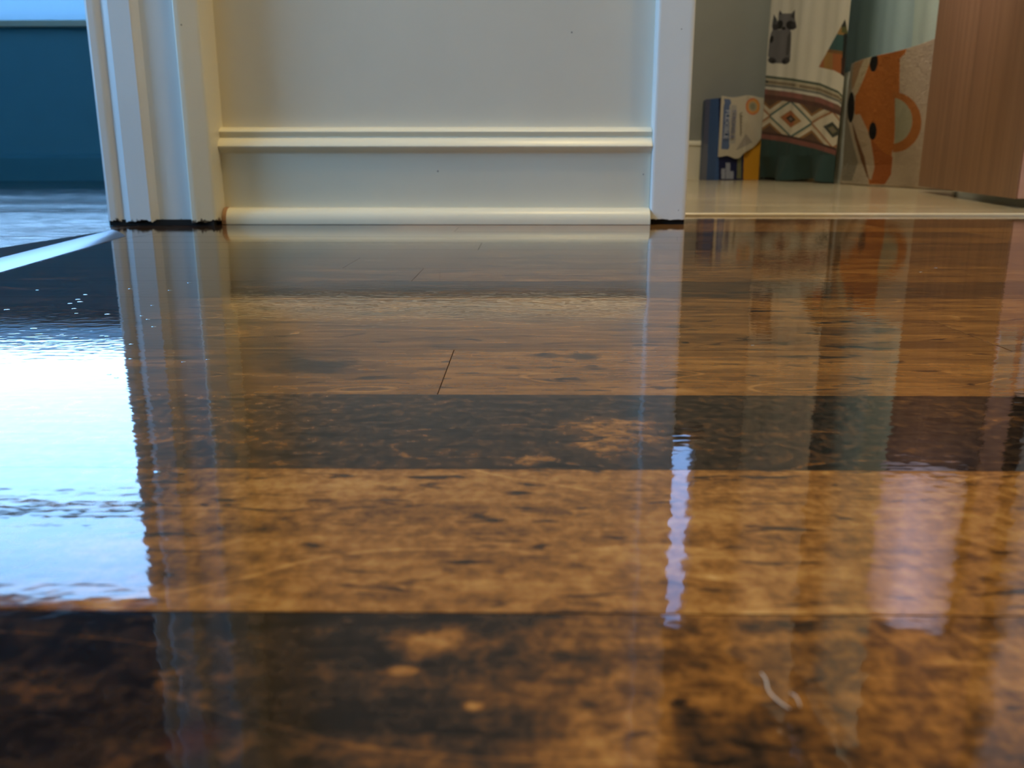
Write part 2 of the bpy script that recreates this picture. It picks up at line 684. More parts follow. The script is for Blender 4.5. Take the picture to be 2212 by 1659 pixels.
o.data.set_sharp_from_angle(angle=math.radians(50))

# walls ------------------------------------------------------
w = struct(box('wall_back', (XL1 + .0005, YW, 0), (XD - .012, 1.06, H), M['wall']))
struct(boxes('wall_right', [((.735, YW + .0, 0), (1.3, 1.19, H)), ((1.28, -2.2, 0), (1.34, YW, H))], M['wall']))
struct(box('wall_lintel', (XD - .012, YW, 2.05), (.735, 1.06, H), M['wall']))
struct(boxes('wall_left', [((XL0, -2.2, 0), (XL1, .03, H)), ((XL0, .03, 2.05), (XL1, .8795, H)), ((XL0 + .0005, .892, 0), (XL1, 3.42, H))], M['wall']))
struct(box('wall_rear', (-3.1, -2.26, 0), (1.34, -2.2, H), M['wall']))
struct(box('ceiling', (-3.1, -2.26, H), (1.75, 3.7, H + .05), M['ceiling']))
# blue room
wx0, wx1, wz0, wz1 = -2.88, -1.32, .575, 1.84
struct(boxes('wall_blue_back', [((-3.1, 3.40, 0), (wx0, 3.48, H)), ((wx1, 3.40, 0), (XL0, 3.48, H)),
                                ((wx0, 3.40, 0), (wx1, 3.48, wz0)), ((wx0, 3.40, wz1), (wx1, 3.48, H))], M['blue_wall']))
struct(boxes('wall_blue_left', [((-3.1, -2.2, 0), (-3.0, -1.9, H)), ((-3.1, .60, 0), (-3.0, 3.4, H)),
                                ((-3.1, -1.9, 0), (-3.0, .60, .5)), ((-3.1, -1.9, 2.1), (-3.0, .60, H))], M['blue_wall']))
struct(box('wall_blue_partition', (XL0 - .006, .893, 0), (XL0 + .0002, 3.40, H), M['blue_wall']))
struct(extrude_x('baseboard_blue', [(3.40, 0), (3.386, 0), (3.386, .085), (3.391, .094), (3.40, .10)], -3.0, XL0 - .01, M['blue_base']))
# windows
def sash_window(name, loc, w_, h_, rot, rail=None, parent_label='', fr=.045, pane='glass', foot=0.0):
    e = bpy.data.objects.new(name, None)
    C.objects.link(e)
    e.location = loc
    e.rotation_euler = (0, 0, rot)
    e['kind'] = 'structure'
    e['label'] = parent_label
    def add(nm, lst_, mat, bevel=.002):
        bm = bmesh.new()
        for lo, hi in lst_:
            add_box(bm, lo, hi, bevel)
        bmesh.ops.recalc_face_normals(bm, faces=bm.faces)
        me = bpy.data.meshes.new(nm)
        bm.to_mesh(me)
        bm.free()
        me.materials.append(mat)
        ob = bpy.data.objects.new(nm, me)
        C.objects.link(ob)
        ob.parent = e
        return ob
    a, b = w_ / 2, h_
    add('window_frame', [((-a, 0, 0), (a, .06, fr + foot)), ((-a, 0, b - fr), (a, .06, b)), ((-a, 0, fr + foot), (-a + fr, .06, b - fr)), ((a - fr, 0, fr + foot), (a, .06, b - fr))], M['vinyl'])
    if rail is not None:
        add('meeting_rail', [((-a + fr, .012, rail - .02), (a - fr, .05, rail + .02))], M['trim'])
    add('window_sill', [((-a - .03, -.035, -.022), (a + .03, .0, 0))], M['trim'])
    add('window_pane', [((-a + fr, .028, fr + foot), (a - fr, .032, b - fr))], M[pane], 0)
    return e
sash_window('window_1', ((wx0 + wx1) / 2, 3.40, wz0), wx1 - wx0, wz1 - wz0, 0, 1.362 - wz0, 'bright daylight window low in the blue room wall', foot=.045)
sash_window('window_2', (-3.0, -.65, .5), 2.5, 1.6, math.pi / 2, .8, 'window in the left wall of the blue room')

# hall baseboard with its cap moulding, one milled board
bb = [(.925, .0006), (.913, .0006), (.913, .0712), (.9125, .0722), (.9098, .0738), (.9062, .0766), (.9052, .0778), (.9052, .0786), (.9062, .0802), (.9082, .0828),
      (.9112, .0856), (.9140, .0872), (.9146, .0880), (.9142, .0886), (.9122, .0922), (.9122, .0929), (.9132, .0940), (.9150, .0953), (.9175, .0966), (.9205, .0975), (.925, .0977)]
b = struct(extrude_x('baseboard_back', bb, -.3118, .1312, M['trim'], smooth=True))
# quarter round shoe
sh = [(.913, .0004), (.8985, .0004), (.8985, .0045)]
for i in range(9):
    a = math.radians(10 + 80 * i / 8)
    sh.append((.913 - .0145 * math.cos(a) + .0002, .0045 + .0125 * math.sin(a)))
sh.append((.913, .0171))
s_ = struct(extrude_x('trim_1', sh, -.3070, .1308, M['trim'], smooth=True), 'quarter round shoe moulding along the hall baseboard')
# its bare cut end
ce = [(y_ - .0004, z_ * 1.01) for y_, z_ in sh]
extrude_x('cut_end', ce, -.3110, -.3068, M['raw'], s_, smooth=False)['label'] = 'bare brown cut end'

# left door lining: far jamb with stop, casings
M['trim_g'] = paint('cream_casing_paint', (.80, .765, .64), .34, grime=True, chips=[(-.328, .879, .190, .0009)])
jp = [(-.4220, .885), (-.4205, .8815), (-.4180, .8802), (-.4120, .8808), (-.4088, .8822), (-.4072, .8838), (-.4060, .8842), (-.3985, .8800), (-.3972, .8790), (-.3764, .8788), (-.3756, .8793),
      (-.3722, .8842), (-.3705, .8862), (-.3660, .8868), (-.3365, .8868), (-.3360, .8874), (-.3352, .8874), (-.3352, .8919), (-.4220, .8919)]
j = struct(extrude_z('door_1', jp, .0022, 2.04, M['jamb'], None, ragged=.0035, smooth=True), 'white left doorway jamb with door stop and grimy ragged foot')
cp = [(-.3351, .8796), (-.3350, .8786), (-.3338, .8779), (-.3300, .8782), (-.3140, .8836), (-.3124, .8846), (-.3116, .8862), (-.3116, .9255), (-.3270, .9255), (-.3275, .8925), (-.3351, .8925)]
cas = extrude_z('door_casing', cp, .0022, 2.08, M['trim_g'] if 'trim_g' in M else M['jamb'], j, ragged=.0030, smooth=True)
boxes('jamb_shade_fill', [((-.4205, .8830, 0.0001), (-.3140, .8910, .0060))], M['dark'], j)  # dark block put in for the shade under the jamb foot
# bathroom doorway casing on the right of the hall wall
cr = [(.1316, .9255), (.1316, .9065), (.1322, .9054), (.1335, .9048), (.1645, .9048), (.1668, .9053), (.1680, .9068), (.1684, .9100), (.1684, .9255)]
d2 = struct(extrude_z('door_2', cr, .0044, 2.09, M['casing'], None, ragged=.0014, smooth=True), 'white casing beside the bathroom doorway')
boxes('casing_shade_fill', [((.1330, .9085, .0001), (.1672, .9240, .0075))], M['dark'], d2)  # near-black block standing in for shade beneath the casing
box('door_jamb', (.156, .9256, .003), (.1672, 1.0605, 2.05), M['casing'], d2)
box('door_jamb', (.7230, .9250, .003), (.7350, 1.190, 2.05), M['casing'], d2)

# bathroom ---------------------------------------------------
struct(box('floor_bathroom', (.10, 1.068, -.004), (1.75, 3.56, .0030), M['bath_floor']), 'beige bathroom sheet floor')
struct(extrude_x('trim_2', [(1.0625, -.0005), (1.0675, -.0005), (1.0685, .0030), (1.0680, .0032), (1.0650, .0031), (1.0627, .0020)], .168, .7225,
                 plain('pale_threshold_edge', (.62, .55, .40), .3)), 'pale edge strip where the bathroom floor begins')
bx0, bx1, bz0, bz1 = .575, .745, 1.12, 1.99
struct(boxes('wall_bathroom_back', [((XL1, 3.52, 0), (bx0, 3.60, H)), ((bx1, 3.52, 0), (1.75, 3.60, H)), ((bx0, 3.52, 0), (bx1, 3.60, bz0)),
                                    ((bx0, 3.52, bz1), (bx1, 3.60, H))], M['bath_wall']))
struct(box('wall_bathroom_left', (XL1 + .0005, 1.0605, 0), (.14, 3.52, H), M['bath_wall']))
struct(box('wall_bathroom_right', (1.69, 1.19, 0), (1.75, 3.52, H), M['bath_wall']))
struct(box('wall_bathroom_front', (1.30, 1.0605, 0), (1.75, 1.19, H), M['bath_wall']))
struct(extrude_x('baseboard_bathroom', [(3.52, .003), (3.506, .003), (3.506, .130), (3.502, .134), (3.504, .143), (3.512, .150), (3.52, .152)], .141, .94, M['trim'], smooth=True))
wb = sash_window('window_3', ((bx0 + bx1) / 2, 3.52, bz0), bx1 - bx0, bz1 - bz0, 0, None, 'narrow bathroom window high above the box', .014, pane='frosted')

# ceiling lamps, real fixtures round the bulbs
def lamp(name, x, y, label):
    t = thing(name, label, 'lamp', (x, y, H))
    bm = bmesh.new()
    bmesh.ops.create_cone(bm, cap_ends=True, segments=32, radius1=.15, radius2=.13, depth=.03, matrix=Matrix.Translation((x, y, H - .015)))
    bm_obj('lamp_base', bm, M['steel'], t)
    bm = bmesh.new()
    vs_ = []
    prof = [(.125, H - .031), (.135, H - .060), (.137, H - .062), (.137, H - .031)]
    n = 32
    rings = [[bm.verts.new((x + r * math.cos(2 * math.pi * i / n), y + r * math.sin(2 * math.pi * i / n), z)) for i in range(n)] for r, z in prof]
    for a in range(4):
        for i in range(n):
            bm.faces.new((rings[a][i], rings[a][(i + 1) % n], rings[(a + 1) % 4][(i + 1) % n], rings[(a + 1) % 4][i]))
    bm_obj('lamp_rim', bm, M['steel'], t)
lamp('ceiling_lamp', .16, .57, 'round ceiling lamp in the hall nearest the white wall')
lamp('ceiling_lamp', .98, .20, 'round ceiling lamp at the right side of the hall')
lamp('ceiling_lamp', .50, 2.2, 'round ceiling lamp in the bathroom')

sc = thing('added_fill_lamp', 'added unseen steel lamp that brightens the cloth on the door, hidden behind the hall wall', 'lamp', (.15, 1.5, .80))  # unseen lamp body added around the extra light
box('fill_lamp_plate', (.1402, 1.44, .71), (.150, 1.56, .90), M['steel'], sc, .003)
box('fill_lamp_arm', (.150, 1.488, .79), (.205, 1.512, .81), M['steel'], sc, .002)
box('fill_lamp_shade', (.205, 1.41, .74), (.226, 1.59, .86), M['steel'], sc, .004)

# ------------------------------------------------------------------ printed cloth helpers
CP, SP = math.cos(PITCH), math.sin(PITCH)
CY, SY = math.cos(YAW), math.sin(YAW)
Fv = np.array([-SY * CP, CY * CP, -SP])
Rv = np.array([CY, SY, 0])
Uv = np.cross(Rv, Fv)
def plan(Pw):
    """pattern coordinates of world points: the artwork is drawn in these"""
    v = Pw - np.array([0, 0, HC])
    w_ = v @ Fv
    return 1106 + F_PX * (v @ Rv) / w_, 829.5 - F_PX * (v @ Uv) / w_

def ray_to(x, y, p0, nrm):
    d = Fv[None] + Rv[None] * ((x - 1106) / F_PX)[:, None] - Uv[None] * ((y - 829.5) / F_PX)[:, None]
    c = np.array([0, 0, HC])
    t = ((np.array(p0) - c) @ nrm) / (d @ nrm)
    return c + d * t[:, None]

def grid_mesh(name, Pg, colors, mat, parent, thick=0.0, back=None):
    """Pg (a,b,3) grid of points; gets real thickness from a second layer"""
    a, b, _ = Pg.shape
    V = Pg.reshape(-1, 3)
    idx = np.arange(a * b).reshape(a, b)
    q = np.stack([idx[:-1, :-1], idx[1:, :-1], idx[1:, 1:], idx[:-1, 1:]], -1).reshape(-1, 4)
    faces = [q]
    if thick:
        off = np.array(back) * thick
        V = np.concatenate([V, V + off])
        faces.append(q[:, ::-1] + a * b)
        rim = np.concatenate([idx[0, :], idx[1:, -1], idx[-1, -2::-1], idx[-2:0:-1, 0]])
        r2 = np.roll(rim, -1)
        faces.append(np.stack([rim, r2, r2 + a * b, rim + a * b], -1))
        colors = np.concatenate([colors, colors])
    Fa = np.concatenate(faces)
    me = bpy.data.meshes.new(name)
    me.vertices.add(len(V))
    me.vertices.foreach_set('co', V.astype(np.float32).ravel())
    me.loops.add(Fa.size)
    me.loops.foreach_set('vertex_index', Fa.astype(np.int32).ravel())
    me.polygons.add(len(Fa))
    me.polygons.foreach_set('loop_start', np.arange(0, Fa.size, 4, dtype=np.int32))
    me.polygons.foreach_set('loop_total', np.full(len(Fa), 4, dtype=np.int32))
    me.polygons.foreach_set('use_smooth', np.ones(len(Fa), dtype=bool))
    me.update(calc_edges=True)
    me.validate()
    ca = me.color_attributes.new('print', 'FLOAT_COLOR', 'POINT')
    cc = np.concatenate([colors, np.ones((len(colors), 1))], 1).astype(np.float32)
    ca.data.foreach_set('color', cc.ravel())
    me.materials.append(mat)
    o_ = bpy.data.objects.new(name, me)
    return link(o_, parent)

def inpoly(x, y, poly):
    inside = np.zeros(x.shape, bool)
    n = len(poly)
    for i in range(n):
        x0, y0 = poly[i]
        x1, y1 = poly[(i + 1) % n]
        c = ((y0 > y) != (y1 > y)) & (x < (x1 - x0) * (y - y0) / (y1 - y0 + 1e-9) + x0)
        inside ^= c
    return inside

def ell(x, y, cx, cy, rx, ry, ang=0.0):
    c, s = math.cos(ang), math.sin(ang)
    dx, dy = x - cx, y - cy
    return ((dx * c + dy * s) / rx) ** 2 + ((-dx * s + dy * c) / ry) ** 2 < 1

def put(col, mask, c):
    col[mask] = c

# ------------------------------------------------------------------ bathtub, liner, curtain, mat
tub = thing('bathtub', 'white bathtub largely hidden behind the curtain and the fox mat', 'bathtub', (1.3, 2.7, .003))
tx0, tx1, ty0, ty1, tz = .985, 1.68, 1.92, 3.50, .335
bm = bmesh.new()
def ring(x0, x1, y0, y1, z, r, n=6):
    out = []
    for cx, cy, a0 in ((x1 - r, y1 - r, 0), (x0 + r, y1 - r, 90), (x0 + r, y0 + r, 180), (x1 - r, y0 + r, 270)):
        for i in range(n + 1):
            a = math.radians(a0 + 90 * i / n)
            out.append(bm.verts.new((cx + r * math.cos(a), cy + r * math.sin(a), z)))
    return out
rs = [ring(tx0, tx1, ty0, ty1, .004, .03), ring(tx0, tx1, ty0, ty1, tz - .02, .03), ring(tx0 + .006, tx1 - .006, ty0 + .006, ty1 - .006, tz, .03),
      ring(tx0 + .06, tx1 - .05, ty0 + .07, ty1 - .07, tz, .08), ring(tx0 + .09, tx1 - .08, ty0 + .12, ty1 - .12, tz - .10, .10),
      ring(tx0 + .14, tx1 - .13, ty0 + .2, ty1 - .2, .07, .12)]
for a, b_ in zip(rs[:-1], rs[1:]):
    k = len(a)
    for i in range(k):
        bm.faces.new((a[i], a[(i + 1) % k], b_[(i + 1) % k], b_[i]))
bm.faces.new(rs[-1])
bm.faces.new(rs[0][::-1])
o = bm_obj('tub_body', bm, M['tub'], tub, smooth=True)
o.data.set_sharp_from_angle(angle=math.radians(40))

rod = thing('curtain_rod', 'chrome rod carrying the shower curtain above the tub', 'curtain rod', (.97, 2.7, 1.98))
bm = bmesh.new()
bmesh.ops.create_cone(bm, cap_ends=True, segments=20, radius1=.0125, radius2=.0125, depth=2.326,
                      matrix=Matrix.Translation((.985, 2.356, 1.98)) @ Matrix.Rotation(math.pi / 2, 4, 'X'))
bm_obj('rod_tube', bm, M['rod'], rod, smooth=False)
for yy in (3.512, 1.200):
    bm = bmesh.new()
    bmesh.ops.create_cone(bm, cap_ends=True, segments=24, radius1=.03, radius2=.03, depth=.014,
                          matrix=Matrix.Translation((.985, yy, 1.98)) @ Matrix.Rotation(math.pi / 2, 4, 'X'))
    bm_obj('rod_flange', bm, M['rod'], rod)

# liner: pale grey-green cloth, hangs inside the tub
def cloth(name, xs0, ys, z0, z1, amp, wl, nz, colfn, mat, parent, thick, lean=0.0, phase=0.0, na=400):
    t = np.linspace(0, 1, na)
    Y = ys[0] + (ys[1] - ys[0]) * t
    Z = np.linspace(z0, z1, nz)
    Yg, Zg = np.meshgrid(Y, Z, indexing='ij')
    fade = 1 - .25 * (Zg - z0) / (z1 - z0)
    Xg = xs0[0] + (xs0[1] - xs0[0]) * t[:, None] + fade * amp * (np.sin(2 * np.pi * Yg / wl + phase + .6 * np.sin(Zg * 3)) + .4 * np.sin(2 * np.pi * Yg / wl * 2.3 + 1 + Zg * 1.5))
    Xg = Xg + lean * (Zg - z0)
    Pg = np.stack([Xg, Yg, Zg], -1)
    px, py = plan(Pg.reshape(-1, 3))
    return grid_mesh(name, Pg, colfn(px, py), mat, parent, thick, (1, 0, 0))

def liner_col(px, py):
    c = np.empty((len(px), 3))
    c[:] = (.55, .76, .86)
    put(c, px > 1972 + (py - 60) * -.06, (.66, .84, .84))
    return c
ln = thing('shower_liner', 'plain grey-green shower liner hanging behind the fox mat', 'shower curtain', (1.0, 2.4, .12))
cloth('liner_cloth', (1.118, 1.118), (3.2, 2.02), .350, 1.95, .004, .24, 40, liner_col, printed('liner_print', .6), ln, .0012)

# shower curtain --------------------------------------------------
def curtain_col(px, py):
    c = np.empty((len(px), 3))
    c[:] = (.80, .77, .68)
    T = np.interp(px, [1600, 1650, 1712, 1771, 1811, 1823, 1850], [163, 165, 172, 182, 199, 212, 240])
    B = np.interp(px, [1600, 1634, 1695, 1761, 1811, 1850], [288, 291, 299, 314, 330, 342])
    v = (py - T) / (B - T)
    white = (.78, .74, .62)
    # racoon
    x, y = (px - 1630) * 8.295, py * 8.295
    g = (.17, .165, .18)
    dk = (.035, .032, .04)
    blk = (.008, .007, .008)
    put(c, inpoly(x, y, [(345, 250), (400, 350), (420, 520), (330, 560), (310, 470)]), (.075, .08, .09))
    put(c, inpoly(x, y, [(320, 540), (640, 530), (655, 640), (640, 1040), (560, 1140), (320, 1130), (240, 1000), (262, 760), (290, 600)]), g)
    put(c, inpoly(x, y, [(430, 250), (455, 180), (490, 240), (660, 240), (725, 170), (722, 330), (755, 480), (700, 535), (330, 530), (380, 430), (425, 350)]), g)
    put(c, inpoly(x, y, [(440, 265), (455, 195), (490, 245)]) | inpoly(x, y, [(650, 300), (722, 190), (715, 340)]), dk)
    put(c, inpoly(x, y, [(590, 640), (655, 560), (650, 800), (600, 1000), (560, 980)]), (.09, .085, .09))
    put(c, ell(x, y, 455, 440, 52, 80, .25) | ell(x, y, 645, 452, 82, 78, .5), blk)
    put(c, inpoly(x, y, [(330, 440), (440, 430), (420, 535), (330, 535)]) | inpoly(x, y, [(640, 430), (730, 380), (750, 500), (700, 530)]), dk)
    put(c, ell(x, y, 522, 508, 36, 30), blk)
    put(c, ell(x, y, 305, 705, 34, 68, .2), blk)
    put(c, ell(x, y, 315, 1085, 75, 55, .3) | ell(x, y, 560, 1090, 80, 58, -.5), (.05, .048, .055))
    put(c, ell(x, y, 330, 1100, 28, 24) | ell(x, y, 530, 1105, 34, 28), blk)
    # tepee
    tp = inpoly(x, y, [(1622, 340), (1150, 1200), (1290, 1235), (1420, 1262), (1530, 1320), (1660, 1420), (1700, 900), (1655, 500)])
    put(c, tp, (.46, .15, .045))
    put(c, tp & (x > 1240) & (x < 1400), (.42, .22, .06))
    yy = y - (x - 1400) * .15
    put(c, tp & (yy < 950), (.24, .12, .04))
    put(c, tp & (yy < 890), (.045, .12, .125))
    put(c, tp & (yy < 600), (.42, .24, .07))
    put(c, tp & (yy < 560) & (x > 1560), (.13, .14, .05))
    put(c, tp & (y < 480), (.03, .035, .03))
    put(c, tp & (x > 1600 - (y - 600) * .07) & (y > 600), (.012, .022, .022))
    put(c, tp & (x > 1555) & (y > 1040), (.05, .022, .015))
    # lower bands
    def band(a, b_, col):
        put(c, (v >= a) & (v < b_), col)
    band(-.02, .022, (.09, .12, .09))
    band(.022, .055, (.55, .50, .38))
    m = (v >= .055) & (v < .115)
    put(c, m, (.45, .38, .26))
    dash = np.sin((px - 1650) * 1.45) > -.1
    put(c, (v >= .065) & (v < .105) & dash & ~((px > 1717) & (px < 1727)), (.07, .035, .025))
    put(c, (v >= .065) & (v < .105) & (px < 1660), (.05, .06, .06))
    band(.115, .125, (.5, .46, .36))
    band(.125, .165, (.20, .20, .19))
    band(.165, .21, (.70, .68, .62))
    band(.21, .30, (.30, .12, .10))
    m2 = (v >= .21) & (v < .30) & (((px > 1657) & (px < 1685)) | ((px > 1733) & (px < 1760)) | (px > 1800))
    put(c, m2, (.22, .11, .08))
    band(.30, .375, (.115, .05, .04))
    dm = (v >= .375) & (v < .935)
    put(c, dm, (.66, .60, .48))
    xi = (px - 1708) / 90.5
    kx = np.round(xi)
    fx = np.abs(xi - kx) * 90.5
    d = fx / 45.0 + np.abs(v - .655) / .285
    even = (kx.astype(int) % 2 == 0)
    put(c, dm & (d > 1.38), (.30, .16, .06))
    put(c, dm & (d > 1.55), (.13, .07, .045))
    put(c, dm & (d > 1.24) & (d <= 1.38), (.70, .64, .52))
    put(c, dm & (d > 1.12) & (d <= 1.24), (.62, .52, .38))
    put(c, dm & (d > .96) & (d <= 1.10) & even, (.07, .14, .13))
    put(c, dm & (d > .96) & (d <= 1.10) & ~even, (.38, .17, .07))
    put(c, dm & (d <= .96), (.72, .66, .54))
    put(c, dm & (d <= .52) & even, (.42, .22, .08))
    put(c, dm & (d <= .46) & even & (px < 1715), (.44, .15, .06))
    put(c, dm & (d <= .46) & ~even, (.05, .06, .05))
    put(c, dm & (d <= .24), (.05, .03, .02))
    put(c, dm & (d <= .22) & ~even, (.22, .20, .12))
    put(c, dm & (d <= .10), (.24, .20, .18))
    band(.935, .975, (.07, .03, .025))
    band(.975, 1.055, (.24, .09, .075))
    band(1.055, 9, (.022, .060, .062))
    return c

P0 = np.array([.966, 2.75, 0.])
P1 = np.array([.895, 3.35, 0.])
def curtain_geo():
    # the cloth hangs in a shallow slant outside the tub; sample evenly as it is seen
    na, nb = 420, 620
    dr = P1 - P0
    dr = dr / np.linalg.norm(dr)
    nr = np.array([-dr[1], dr[0], 0])
    if nr[0] > 0:
        nr = -nr
    L = np.linalg.norm(P1 - P0)
    z_low = np.linspace(.0, 1, 470) * .62
    z_hi = .62 + np.linspace(0, 1, 31)[1:] * 1.34
    zz = np.concatenate([z_low, z_hi])
    u = np.linspace(0, 1, na)
    U, Z = np.meshgrid(u, zz, indexing='ij')
    lowz = .006 + .010 * np.sin(U * 5.0) ** 2
    Z = lowz + Z * (1.962 - lowz) / 1.96
    s = U * L
    fold = .0045 * np.sin(s * 2 * np.pi / .27 + .5) + .0016 * np.sin(s * 2 * np.pi / .09 + 2 + Z * 4) + .0012 * np.sin(Z * 17 + s * 20)
    fold = fold * (1 - .4 * np.clip(Z / 1.9, 0, 1)) + np.clip(.09 - Z, 0, .09) * .25 * np.sin(s * 2 * np.pi / .31)
    # gathered sideways: the free edge swings in a little towards the top
    s2 = s
    Pt = P0[None, None] + dr[None, None] * s2[..., None] + nr[None, None] * fold[..., None]
    Pt[..., 2] = Z
    # taper: left edge leans with height as in a gathered curtain
    return Pt, nr
Pg, nr = curtain_geo()
px, py = plan(Pg.reshape(-1, 3))
cur = thing('shower_curtain', 'white shower curtain printed with a raccoon, diamond bands and a dark teal hem', 'shower curtain', (.94, 3.0, .01))
grid_mesh('curtain_cloth', Pg, curtain_col(px, py), printed('curtain_print', .8, .0002, 500.), cur, .0014, -nr)

# fox bath mat draped over the tub side -------------------------------
def mat_col(px, py):
    c = np.empty((len(px), 3))
    x, y = (px - 1800) * 4.482, (py - 60) * 4.482
    c[:] = (.62, .50, .38)
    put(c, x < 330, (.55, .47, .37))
    put(c, inpoly(x, y, [(100, 330), (215, 320), (190, 450), (180, 600), (140, 900), (190, 1120), (240, 1300), (180, 1480), (80, 1480)]), (.30, .27, .22))  # grey shading painted into the left margin
    org = (.56, .185, .035)
    dor = (.44, .13, .028)
    put(c, inpoly(x, y, [(205, 320), (350, 240), (300, 300), (250, 420), (215, 560), (180, 600), (180, 480)]), (.40, .25, .14))
    put(c, inpoly(x, y, [(400, 200), (600, 150), (740, 100), (700, 240), (645, 300), (640, 640), (610, 760), (590, 1100), (570, 1200), (545, 1420), (500, 1515),
                         (345, 1515), (340, 1440), (400, 1350), (360, 1080), (280, 900), (205, 830), (212, 660), (300, 480), (350, 330)]), org)
    ring_o = ell(x, y, 590, 915, 262, 290)
    ring_i = ell(x, y, 560, 900, 205, 225)
    put(c, ring_o & ~ring_i & (x > 575), (.52, .19, .045))
    put(c, ring_i & (x > 596), (.46, .44, .31))
    put(c, inpoly(x, y, [(655, 200), (700, 140), (745, 120), (700, 180)]), (.62, .44, .28))
    put(c, inpoly(x, y, [(330, 245), (412, 215), (355, 330), (300, 480), (240, 620), (212, 660), (205, 560), (262, 400)]), (.60, .50, .34))
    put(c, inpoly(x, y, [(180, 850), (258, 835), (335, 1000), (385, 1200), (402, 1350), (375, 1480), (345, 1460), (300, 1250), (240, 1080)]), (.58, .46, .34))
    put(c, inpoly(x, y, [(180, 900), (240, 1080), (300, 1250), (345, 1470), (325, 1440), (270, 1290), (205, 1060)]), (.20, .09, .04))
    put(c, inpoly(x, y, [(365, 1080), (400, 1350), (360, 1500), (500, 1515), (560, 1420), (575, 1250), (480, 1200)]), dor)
    blk = (.004, .004, .006)
    put(c, ell(x, y, 393, 342, 38, 84, .13) | ell(x, y, 382, 1000, 38, 86, .03) | ell(x, y, 172, 770, 34, 148, .04), blk)
    return c
def mat_geo():
    na, nb = 330, 520
    u = np.linspace(0, 1, na)
    U, Vv = np.meshgrid(u, np.linspace(0, 1, nb), indexing='ij')
    Y = 2.71 - U * .70
    Zt = tz + .014 + .004 * np.sin(U * 9)
    Z = .006 + (Zt - .006) * Vv
    X = .9745 - .010 * np.sin(Vv * 3.0) + .004 * np.sin(U * 14 + Vv * 4) - .012 * np.clip(.16 - Vv, 0, 1) * 6 * (.6 + .4 * np.sin(U * 6))
    X += rng.normal(0, .0007, X.shape)
    Pg = np.stack([X, Y, Z], -1)
    # over the rim
    ext = []
    for k in range(1, 26):
        t = k / 25
        e = Pg[:, -1, :].copy()
        e[:, 0] += .07 * t
        e[:, 2] += .006 * math.sin(t * math.pi) - .0006
        ext.append(e)
    ext = np.stack(ext, 1)
    return np.concatenate([Pg, ext], 1)
Pg = mat_geo()
px, py = plan(Pg.reshape(-1, 3))
mt = thing('fox_bath_mat', 'fluffy beige bath mat with an orange fox face, draped over the tub side', 'bath mat', (.96, 2.36, .006))
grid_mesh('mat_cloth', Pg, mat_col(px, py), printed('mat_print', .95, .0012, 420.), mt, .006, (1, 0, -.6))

# ------------------------------------------------------------------ box with white wrapper, by the curtain
bxn = thing('package_box', 'blue and yellow box under a torn white printed wrapper, on the bathroom floor', 'box', (.80, 3.40, .003))
bL, bF, bR = np.array([.690, 3.425, 0]), np.array([.7285, 3.36, 0]), np.array([.899, 3.385, 0])
bt = .300
def pk_col(px, py):
    c = np.empty((len(px), 3))
    x, y = (px - 1505) * 8.293, (py - 195) * 8.293
    c[:] = (.045, .11, .30)
    put(c, (x > 395) & (x < 860), (.006, .012, .07))
    put(c, x > 850 - (y - 1000) * .03, (.62, .30, .02))
    put(c, (x > 700) & (x < 800) & (y > 1150 + (x - 700) * -.0) & (y < 1580) & (x > 715 + (1580 - y) * .04), (.16, .17, .10))
    put(c, x < 245 - (y - 150) * .05, (.105, .12, .22))
    put(c, (x < 245 - (y - 150) * .05) & (y > 960), (.16, .18, .26))
    bars = (((x > 440) & (x < 510) & (y > 1400)) | ((x > 520) & (x < 600) & (y > 1300)) | ((x > 600) & (x < 660) & (y > 1450))) & (y < 1590)
    put(c, bars, (.30, .34, .46))
    return c
def wrap_col(px, py):
    c = np.empty((len(px), 3))
    x, y = (px - 1505) * 8.293, (py - 195) * 8.293
    c[:] = (.56, .52, .42)
    put(c, inpoly(x, y, [(880, 780), (960, 880), (1000, 930), (820, 1030), (700, 1080)]), (.36, .33, .29))
    s = y + (x - 540) * .0
    put(c, inpoly(x, y, [(490, 150), (600, 160), (620, 230), (590, 280), (585, 1020), (565, 1060), (440, 1055), (480, 300), (500, 230)]), (.10, .16, .33))
    put(c, inpoly(x, y, [(625, 260), (715, 270), (700, 860), (690, 950), (600, 960), (600, 320)]), (.40, .39, .37))
    rr = np.hypot((x - 1005) / 128, (y - 290) / 150)
    put(c, rr < 1, (.62, .17, .08))
    put(c, (rr < 1) & (x > 1030) & (y < 400) & (rr > .45), (.64, .26, .05))
    put(c, (rr < .82) & (rr > .60), (.66, .34, .10))
    put(c, (rr < .58), (.40, .36, .24))
    put(c, (rr < .36), (.25, .26, .18))
    return c
def lerp(a, b_, t):
    return a + (b_ - a) * t
def pk_front(z0f, z1f, off, nu=170, nv=240, ball=0.0):
    # side face then front face in one run, gently bulging
    u = np.linspace(0, 1, nu)
    side = .20
    pts = []
    for t in u:
        if t < side:
            pts.append(lerp(bL, bF, t / side))
        else:
            pts.append(lerp(bF, bR, (t - side) / (1 - side)))
    pts = np.array(pts)
    Pg = np.zeros((nu, nv, 3))
    v = np.linspace(0, 1, nv)
    for i, t in enumerate(u):
        z0 = z0f(t)
        z1 = z1f(t)
        z = z0 + (z1 - z0) * v
        Pg[i, :, 0] = pts[i, 0]
        Pg[i, :, 1] = pts[i, 1] - off - ball * math.sin(math.pi * max(0, (t - side) / (1 - side))) * np.sin(np.pi * z / bt)
        Pg[i, :, 2] = z
    return Pg
printm = printed('package_print', .45)
Pg = pk_front(lambda t: .0035, lambda t: bt, 0)
px, py = plan(Pg.reshape(-1, 3))
